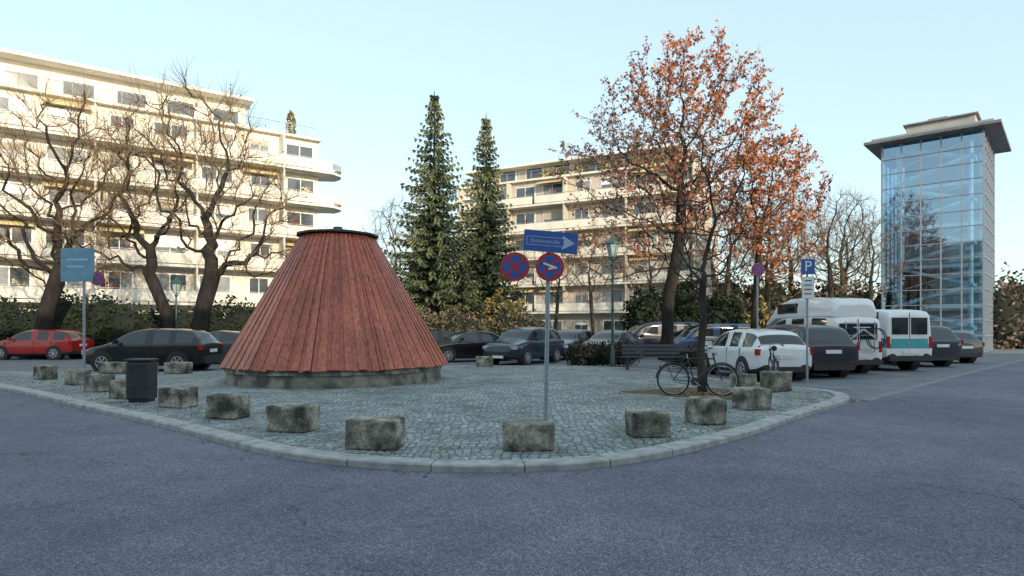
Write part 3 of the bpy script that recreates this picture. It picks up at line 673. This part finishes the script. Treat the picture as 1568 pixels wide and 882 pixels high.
def sc_tree(name,base,trunk,crowns,na,Rtrunk,seed,step=.38,infl=3.5,kill=.75,r_tip=.014,jit=.25,bark=BARK,twigmat=BARKL,ntw=2,twl=(.4,.9),leaf=None,up=.1,thin=.05):
    rng=random.Random(seed)
    nodes=[];par=[];ch=[]
    def addn(p,q): nodes.append(Vector(p)); par.append(q); ch.append([])
    pts=resample(catmull([Vector(p) for p in trunk],6),step)
    for i,p in enumerate(pts):
        addn(p,i-1)
        if i: ch[i-1].append(i)
    att=[]; vol=[c[3]*c[4]*c[5] for c in crowns]
    for i in range(na):
        c=rng.choices(crowns,vol)[0]; d=rdir(rng)*(rng.random()**.42)
        att.append(Vector((c[0]+d.x*c[3],c[1]+d.y*c[4],c[2]+d.z*c[5])))
    ntrunk=len(nodes); lo=int(ntrunk*.55)
    for it in range(110):
        kd=kdtree.KDTree(len(nodes))
        for i,p in enumerate(nodes): kd.insert(p if (i>=lo) else p+Vector((0,0,-500)),i)
        kd.balance(); acc={}
        for a in att:
            co,i,d=kd.find(a)
            if d<infl or it<14: acc.setdefault(i,[]).append((a-nodes[i]).normalized())
        if not acc: break
        new=[]
        for i,ds in acc.items():
            if len(ch[i])>=3: continue
            v=Vector((0,0,up))
            for d in ds: v+=d/len(ds)
            v+=rdir(rng)*jit
            if v.length<.05: v=rdir(rng)
            v.normalize(); p=nodes[i]+v*step
            if any((nodes[c]-p).length<step*.35 for c in ch[i]): continue
            addn(p,i); ch[i].append(len(nodes)-1); new.append(p)
        if not new: break
        k2=kdtree.KDTree(len(new))
        for i,p in enumerate(new): k2.insert(p,i)
        k2.balance(); att=[a for a in att if k2.find(a)[2]>kill]
        if not att: break
    N=len(nodes); tips=[0]*N
    for i in range(N-1,-1,-1):
        if not ch[i]: tips[i]=1
        if par[i]>=0: tips[par[i]]+=tips[i]
    ex=math.log(max(2,tips[0]))/math.log(Rtrunk/r_tip)
    rad=[r_tip*(t**(1/ex)) for t in tips]
    e=empty(name,base); mb=MB()
    for k in range(min(4,ntrunk)): rad[k]*=1+.35*(1-k/4)**2
    stack=[(0,None)]
    while stack:
        s,pp=stack.pop(); P=[];Rr=[]
        if pp is not None: P.append(nodes[pp]); Rr.append(min(rad[pp],rad[s]*1.15))
        c=s
        while True:
            P.append(nodes[c]);Rr.append(rad[c])
            if not ch[c]: break
            m=max(ch[c],key=lambda q:tips[q])
            for q in ch[c]:
                if q!=m: stack.append((q,c))
            c=m
        if len(P)<2: continue
        r0=max(Rr); nn=10 if r0>.12 else (6 if r0>.04 else 4)
        mb.tube(P,Rr,nn,bark if r0>thin else twigmat,True,False)
    mb.obj('trunk_and_branches',e)
    mb=MB(); lm=MB()
    for i in range(ntrunk,N):
        if rad[i]<.045:
            d0=(nodes[i]-nodes[par[i]]).normalized()
            for k in range(ntw):
                d=(d0+rdir(rng)*.9+Vector((0,0,.25))).normalized(); L=rng.uniform(*twl)
                p=nodes[i]; q=p+d*L*.5; d2=(d+rdir(rng)*.35+Vector((0,0,.12))).normalized(); s=q+d2*L*.5
                mb.tube([p,q,s],[.011,.008,.004],3,twigmat,True,False)
                if leaf:
                    for m_ in range(leaf['per']):
                        c=q.lerp(s,rng.random()) if rng.random()<.6 else p.lerp(q,rng.random())
                        mt=leaf['fn'](c,rng)
                        if mt is None: continue
                        sz=leaf['size']*rng.uniform(.6,1.25); u=(rdir(rng)+Vector((0,0,-.4))).normalized()*sz; w=u.cross(rdir(rng)).normalized()*sz*.55
                        lm.quad(c+rdir(rng)*.12,u,w,mt)
    mb.obj('twigs',e)
    if leaf: lm.obj('leaves',e)
    return e
def leafn(c,rng):
    d=.66+c.x*.05+(c.z-8)*.05+.6*noise.noise(c*.42)
    if rng.random()>d: return None
    k=c.x*.12+(c.z-10.5)*.06+noise.noise(c*.45)*.8+rng.uniform(-.35,.35)  # sunlit right and top painted orange, shaded left and bottom brown
    return L_OR if k>.25 else (L_RU if k>-.2 else L_MV)
sc_tree('autumn_tree',(7.35,30,ZR),[(0,0,0),(.1,0,1.5),(.15,0,3.0),(.5,.1,4.6),(.7,0,6.2),(.8,.1,8.5)],
 [(1.0,0,10.6,4.5,4.0,4.9),(-1.5,0,8.9,3.9,3.6,3.8),(3.9,0,8.2,3.3,3.2,3.6),(-2.4,.5,5.4,2.8,2.4,2.2),(.9,0,13.9,2.7,2.0,1.6)],1800,.29,11,leaf=dict(per=7,size=.098,fn=leafn),bark=BARKD,ntw=3,jit=.35)
def leaf2(c,rng):
    if rng.random()>.62+.7*noise.noise(c*.5): return None
    k=noise.noise(c*.6)+rng.uniform(-.3,.3)
    return L_OR if k>-.05 else L_RU
sc_tree('autumn_tree',(12.1,31.5,ZR),[(0,0,0),(.05,0,2),(.2,0,4),(.4,.1,6.5)],[(.8,0,8.1,3.0,2.6,3.3),(1.8,0,6.2,2.2,2.0,2.3)],650,.16,12,leaf=dict(per=7,size=.095,fn=leaf2),bark=BARKD,ntw=3)
def leaf3(c,rng): return rng.choice([L_MV,L_RU,L_OR]) if rng.random()<.3 else None
sc_tree('young_tree',(4.34,14.3,0),[(0,0,-.05),(-.03,0,1.0),(.04,.02,1.7),(.0,0,2.3),(.08,0,2.8)],[(0,0,3.8,1.8,1.5,1.9),(0.1,0,5.0,1.2,1.0,1.4)],360,.09,13,step=.18,infl=1.6,kill=.36,r_tip=.007,bark=BARK,twigmat=BARK,ntw=1,twl=(.2,.45),jit=.4,leaf=dict(per=2,size=.045,fn=leaf3))
def leafy(c,rng): return L_OL if rng.random()<.14 else None
sc_tree('bare_tree',(-14.9,30,ZR),[(0,0,0),(0,0,1.3),(.15,0,2.6),(.5,0,3.8)],[(1.6,0,7.4,3.8,3.0,3.2),(-.3,0,10.6,3.4,3.0,3.2),(3.4,0,4.8,2.0,1.8,1.6)],760,.38,21,step=.45,infl=4.5,kill=.9,jit=.6,bark=BARKD,ntw=7,twl=(.7,1.7),r_tip=.022,leaf=dict(per=1,size=.07,fn=leafy))
sc_tree('bare_tree',(-16.8,31,ZR),[(0,0,0),(-.1,0,1.6),(-.6,0,3.0),(-1.3,0,4.6)],[(-1.8,0,8.8,2.8,2.6,3.6),(-3.6,0,5.6,2.2,2.0,1.8),(.1,0,7.5,1.3,1.5,1.8)],600,.28,22,step=.45,infl=4.5,kill=.9,jit=.6,bark=BARKD,ntw=7,twl=(.7,1.7),r_tip=.022,leaf=dict(per=1,size=.07,fn=leafy))
sc_tree('bare_tree',(-23.2,31,ZR),[(0,0,0),(.1,0,2),(.6,0,3.6),(1.0,0,5)],[(1.2,0,9.4,3.8,3.0,4.8),(-1.8,0,8.0,3,3,4)],640,.36,23,step=.45,infl=4.5,kill=.9,jit=.55,bark=BARKD,ntw=7,twl=(.7,1.7),r_tip=.022)
def copytree(src,name,loc,rot,s):
    e=empty(name,loc,rot); e.scale=(s,s,s)
    for c in src.children:
        o=bpy.data.objects.new(c.name.split('.')[0],c.data); scene.collection.objects.link(o); o.parent=e
b0=sc_tree('bare_tree',(-9.5,58,ZR),[(0,0,0),(0,0,2.5),(.2,0,5),(.3,0,7)],[(0,0,9.5,3.8,3.6,4.6)],480,.22,31,step=.5,infl=4,kill=.9,ntw=5,twl=(.6,1.4),r_tip=.02)
for (x,y,r,s) in [(-12.5,66,1.,1.05),(21.5,42,2.,.78),(25,47,3.2,.85),(18.4,45,4.,.8),(28.5,54,5.,.85),(-5.5,62,.4,.9),(38,56,.9,.7),(-30,46,2.3,1.),(23.2,52,1.4,.95),(3.2,46,.2,.6),(6.2,48,3.2,.68),(11,50,1.1,.75),(15,44,5.1,.8),(22,38.5,4.4,.62),(-.5,52,2.6,.7),(20.5,50,.7,.9),(17,52,2.7,.85)]:
    copytree(b0,'bare_tree',(x,y,ZR),r,s)
def spruce(x,y,H,Rr,seed):
    rng=random.Random(seed); e=empty('spruce_tree',(x,y,ZR)); mb=MB()
    mb.tube([(0,0,0),(0,0,H*.5),(0,0,H)],[.28,.16,.02],8,BARKD); mb.obj('trunk',e)
    mb=MB(); z=1.2
    while z<H-.25:
        t=z/H; Lm=Rr*(1-t)**.92*(1 if t>.12 else .85); nbr=int(6+7*(1-t))
        a0=rng.uniform(0,6.28)
        for k in range(nbr):
            a=a0+k*2*math.pi/nbr+rng.uniform(-.25,.25); L=Lm*rng.uniform(.55,1.15)
            if L<.18: L=.18
            o=Vector((math.cos(a),math.sin(a),0)); side=Vector((-math.sin(a),math.cos(a),0))
            zz=z+rng.uniform(-.15,.15); ns=max(2,int(L/.33))
            for j in range(ns+1):
                f=(j+.6)/(ns+.6); droop=-.26*L*f+.22*L*f*f*f
                if t>.8: droop=.25*L*f
                p=o*(L*f)+Vector((0,0,zz+droop))
                wd=(.20+.24*min(L,2.4)*.5*(1-f*.75))*rng.uniform(.7,1.2)
                for s in (-1,1):
                    tip=side*s*wd+o*wd*.7+Vector((0,0,-.10-.12*rng.random()))
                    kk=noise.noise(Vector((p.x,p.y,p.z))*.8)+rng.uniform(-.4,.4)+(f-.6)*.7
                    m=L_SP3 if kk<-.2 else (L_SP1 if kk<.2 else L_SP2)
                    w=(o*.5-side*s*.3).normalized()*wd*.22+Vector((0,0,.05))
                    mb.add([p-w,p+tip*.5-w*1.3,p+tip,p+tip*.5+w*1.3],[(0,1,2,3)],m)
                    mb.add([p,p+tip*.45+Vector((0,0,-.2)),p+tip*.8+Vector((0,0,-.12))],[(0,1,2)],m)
        z+=.28+.05*rng.random()
    mb.add([(-.06,0,H-.5),(.06,0,H-.5),(0,0,H+.3)],[(0,1,2)],L_SP1); mb.obj('needle_branches',e)
spruce(-5.45,44,18.1,5.2,41); spruce(-1.9,46,17.2,4.0,42); spruce(-6.8,48,9.0,3.4,43); spruce(-3.4,43,6.5,2.8,44)

# ------------------------------------------------------------------ buildings
def apartment(name,corner,d,length,depth,floors,fh,base,wall,seed,inset_end=0,awn=.5,pent=True,round_end=False,bal=1.4,par=PLASTER,chim=True,zt=20.,green=False):
    rng=random.Random(seed); d=Vector((d[0],d[1],0)).normalized()
    ang=math.atan2(d.y,d.x); e=empty(name,(corner[0],corner[1],ZR),ang)
    mb=MB(); H=base+floors*fh
    mb.box((length/2,depth/2,H/2),(length,depth,H),wall); mb.obj('walls',e)
    mb=MB();gl=MB();aw=MB();bm=MB()
    bay=3.1; nb=int(length/bay)
    for f in range(floors+1):
        z0=0 if f==0 else base+(f-1)*fh; hh=base if f==0 else fh
        for b in range(nb):
            xc=(b+.5)*length/nb+rng.uniform(-.15,.15); door=(b+(seed%2))%3!=1
            ww=2.3 if door else 1.5; wh=2.2 if door else 1.35; zc=z0+.12+wh/2 if door else z0+.95+wh/2
            mb.box((xc,-.02,zc),(ww+.14,.06,wh+.12),WHITE)
            for s in (-1,1): gl.box((xc+s*ww*.25,-.045,zc),(ww*.46,.03,wh-.06),WGL if rng.random()<.75 else SKIP)
            if rng.random()<.45: mb.box((xc,-.065,zc+wh*.3),(ww-.08,.008,wh*rng.uniform(.2,.4)),rng.choice([LOGG,WHITE]))
            if rng.random()<.5 and f>0:
                q=rng.choice([L_G2,L_OL,L_RU,AWN]); px=xc+rng.uniform(-1,1)
                for kk in range(14):
                    u=rdir(rng)*.16; mb.quad((px+rng.uniform(-.35,.35),-bal+.25+rng.uniform(-.1,.1),z0+1.1+rng.uniform(-.1,.3)),u,u.cross(rdir(rng)).normalized()*.09,q)
    for f in range(floors+1):
        z0=0 if f==0 else base+(f-1)*fh
        for yy in (depth*.3,depth*.7):
            for xs in (0,length):
                mb.box((xs,yy,z0+1.6),(.08,1.3,1.5),WHITE); gl.box((xs,yy,z0+1.6),(.12,1.1,1.3),WGL)
    mb.obj('window_frames',e); gl.obj('windows',e)
    for f in range(1,floors+1):
        z=base+(f-1)*fh
        x0=.4; x1=length+ (2.1 if round_end else -.4)
        poly=[(x0,-bal),(x1-1.3,-bal),(x1-.3,-bal*.55),(x1,.2),(x1-.2,1.2),(length+.003,2.2),(length+.003,.003),(x0,.003)] if round_end else [(x0,-bal),(x1,-bal),(x1,-.003),(x0,-.003)]
        bm.prism(poly,z-.1,z+.1,par)
        seg=[]
        if round_end: seg=[(x0,x1-1.3)]
        else:
            k=0
            while k<nb:
                L=rng.choice([1,2,2,3]); a=k*length/nb+.25; b=min(nb,k+L)*length/nb-.25; seg.append((max(a,x0),min(b,x1))); k+=L
        for a,b in seg:
            bm.box(((a+b)/2,-bal+.04,z+.56),(b-a,.07,.80),par); bm.box(((a+b)/2,-bal+.04,z+1.05),(b-a,.05,.05),STEEL)
        if round_end:
            pp=[(x1-1.3,-bal),(x1-.3,-bal*.55),(x1,.2),(x1-.2,1.2)]
            for (a,b),(c,dd) in zip(pp,pp[1:]):
                cx,cy=(a+c)/2,(b+dd)/2; L=math.hypot(c-a,dd-b); bm.box((cx,cy,z+.6),(L,.05,.5),par if f<floors else LAMPGL,rot=rz(math.atan2(dd-b,c-a)))
        for k in range(0,nb+1,2):
            xx=min(max(k*length/nb,x0+.1),length-.1); bm.box((xx,-bal/2,z+fh/2),(.12,bal-.12,fh-.22),wall)
        for k in range(nb):
            if rng.random()<awn:
                xc=(k+.5)*length/nb; w=length/nb*.86; dp=rng.uniform(.4,1.2)
                zt_=z+fh-.16; vs=[(xc-w/2,-.1,zt_),(xc+w/2,-.1,zt_),(xc+w/2,-.1-dp,zt_-.35),(xc-w/2,-.1-dp,zt_-.35),(xc+w/2,-.1-dp,zt_-.5),(xc-w/2,-.1-dp,zt_-.5)]
                aw.add(vs,[(0,1,2,3),(3,2,4,5)],AWN)
    bm.obj('balconies',e)
    if aw.v: aw.obj('awnings',e)
    mb=MB(); pe=length-inset_end
    mb.box((length/2,depth/2-.2,H+.1),(length+.3,depth+.6,.2),par)
    if pent:
        mb.box((pe/2,depth/2+1.0,H+.2+(zt-H-.2)/2),(pe-.6,depth-2.4,zt-H-.2),wall)
        mb.box((pe/2,depth/2+.6,zt+.12),(pe+.2,depth-.6,.24),par)
        for k in range(int(pe/3.4)):
            xc=(k+.5)*3.4; mb.box((xc,2.19,H+1.25),(2.2,.05,1.7),WHITE); mb.box((xc,2.16,H+1.25),(1.9,.05,1.5),WGL)
        for k in range(int(length/1.5)): mb.cyl((k*1.5+.3,-.3,H+.2),(k*1.5+.3,-.3,H+1.1),.025,.025,5,STEEL)
        mb.cyl((.3,-.3,H+1.1),(length-.3,-.3,H+1.1),.03,.03,5,STEEL)
    if chim:
        for xx in (pe*.86,pe*.45,pe*.2):
            mb.box((xx,depth*.5,zt+.8),(.7,.7,1.6),PLASTER3); mb.box((xx,depth*.5,zt+1.65),(.9,.9,.12),ROOF); mb.cyl((xx+2,depth*.4,zt),(xx+2,depth*.4,zt+2.2),.03,.03,5,STEEL)
    mb.obj('roof_storey',e)
    if green:
        bl=[(x,-.0+.9,H+.75,.9,.5,.65) for x in [i*1.4+.8 for i in range(int(length/1.4))] if rng.random()<.75]
        leaf_mass('roof_planting',bl,3500,.14,[L_OL,L_YE,L_OL],seed,parent=e)
    return e
dl=Vector((.816,.577,0)); cor=Vector((-14.6,55.1,0))-dl*38-Vector((.577,-.816,0))*1.5
ap=apartment('apartment_building',(cor.x,cor.y),dl,36,12,5,2.9,3.4,PLASTER,51,inset_end=5.2,awn=.22,round_end=True,bal=1.5,zt=20.7)
leaf_mass('rooftop_conifer',[(34.0,1.2,19.4,.4,.4,1.3)],500,.12,[L_YE,L_OL,L_YE],9,parent=ap)
leaf_mass('balcony_conifer',[(37.2,-.3,7.2,.35,.35,1.1)],400,.12,[L_YE,L_OL,L_YE],10,parent=ap)
dc=Vector((.886,-.464,0)); cc=Vector((-6.6,72.2,0))+Vector((.464,.886,0))*1.3
apartment('apartment_building',(cc.x,cc.y),dc,27,12,5,2.9,3.2,PLASTER2,52,awn=.15,pent=True,bal=1.3,zt=19.8,chim=False,green=True,inset_end=2)
apartment('apartment_building',(75,-18),(-1,0,0),130,12,4,3.0,4.9,PLASTER2,54,awn=.1,pent=False,bal=1.0,chim=False)  # unseen block behind the camera, sized to cast shade over the square

dt=Vector((.746,-.666,0)); e=empty('glass_tower',(26.6,45,ZR),math.atan2(dt.y,dt.x)); Lx,Dy,H=5.8,7.0,14.6
mb=MB(); mb.box((Lx/2,Dy/2,H/2),(Lx-.02,Dy-.02,H-.1),TGLASS)
mb.obj('glazing',e)
mb=MB()
for k in range(6):
    xx=k*Lx/5; mb.box((xx,-.04,H/2),(.07,.1,H),STEEL)
    yy=k*Dy/5; mb.box((-.04,yy,H/2),(.1,.07,H),STEEL); mb.box((Lx+.04,yy,H/2),(.1,.07,H),STEEL)
for k in range(15):
    z=k*H/14; mb.box((Lx/2,-.065,z),(Lx,.05,.05),STEEL); mb.box((-.065,Dy/2,z),(.05,Dy,.05),STEEL); mb.box((Lx+.065,Dy/2,z),(.05,Dy,.05),STEEL)
mb.obj('mullions',e)
mb=MB(); mb.box((Lx*.5,Dy*.8,H/2),(Lx*.8,Dy*.3,H-.3),SKIP)
for k in range(5):
    z=.1+k*2.9; mb.box((Lx/2,Dy*.66,z+.1),(Lx-.3,Dy*.5,.22),WHITE)
    mb.box((Lx*.5,.7,z+.75),(Lx*.85,.9,.2),WHITE,rot=ry(-.29)); mb.box((Lx*.5,1.9,z+2.2),(Lx*.85,.9,.2),WHITE,rot=ry(.29))
    mb.cyl((.4,.3,z+1.0),(Lx-.4,.3,z+2.55),.03,.03,6,WHITE)
for xx in (.8,Lx-.8): mb.cyl((xx,1.3,0),(xx,1.3,H-.2),.16,.16,10,WHITE)
mb.obj('stairs_and_core',e)
mb=MB(); mb.box((Lx/2,Dy/2,H+.12),(Lx+2.0,Dy+2.0,.2),ROOF); mb.box((Lx/2,Dy/2,H+.34),(Lx+1.2,Dy+1.2,.22),STEEL); mb.box((Lx*.55,Dy*.5,H+1.0),(Lx*.7,Dy*.5,1.1),PLASTER3); mb.box((Lx*.55,Dy*.5,H+1.62),(Lx*.76,Dy*.56,.12),ROOF); mb.box((Lx*.5,Dy*.5,H+1.9),(1.2,1.2,.5),STEEL)
mb.obj('roof',e,bevel=.02)
e=empty('metal_fence',(0,0,0)); mb=MB()
for i in range(30): mb.cyl((-26+i*1.0,33,ZR),(-26+i*1.0,33,.95),.025,.025,6,BLACKM)
for z in (.45,.93): mb.cyl((-26,33,z),(3,33,z),.02,.02,6,BLACKM)
mb.obj('rails',e)

# ------------------------------------------------------------------ light, sky, camera
w=bpy.data.worlds.new('World'); scene.world=w; w.use_nodes=True; nt=w.node_tree
bg=nt.nodes['Background']; sky=nt.nodes.new('ShaderNodeTexSky'); sky.sky_type='NISHITA'; sky.sun_disc=False
EL=15.; AZ=150.
sky.sun_elevation=R(EL); sky.sun_rotation=R(AZ); sky.air_density=1.0; sky.dust_density=2.0; sky.ozone_density=1.0; sky.altitude=500
hz=mixc(nt,sky.outputs[0],(3.1,4.0,4.05),1.,'ADD')   # constant haze colour added to brighten the clear sky and its ambient light
nt.links.new(hz,bg.inputs[0]); bg.inputs[1].default_value=.15
sd=bpy.data.lights.new('sun','SUN'); sd.energy=5; sd.angle=R(.5); sd.color=(1,.84,.62)
so=bpy.data.objects.new('sun',sd); scene.collection.objects.link(so)
tos=Vector((math.sin(R(AZ))*math.cos(R(EL)),math.cos(R(AZ))*math.cos(R(EL)),math.sin(R(EL))))
so.rotation_euler=tos.to_track_quat('Z','Y').to_euler()
cd=bpy.data.cameras.new('camera'); cam=bpy.data.objects.new('camera',cd); scene.collection.objects.link(cam); scene.camera=cam
cam.location=(0,0,1.45); cam.rotation_euler=(R(90),0,0); cd.lens=22.04; cd.sensor_width=36; cd.shift_y=.0395; cd.clip_end=3000; cd.clip_start=.05
scene.view_settings.view_transform='Standard'; scene.view_settings.look='None'; scene.view_settings.exposure=0
print('verts',sum(len(m.vertices) for m in bpy.data.meshes))
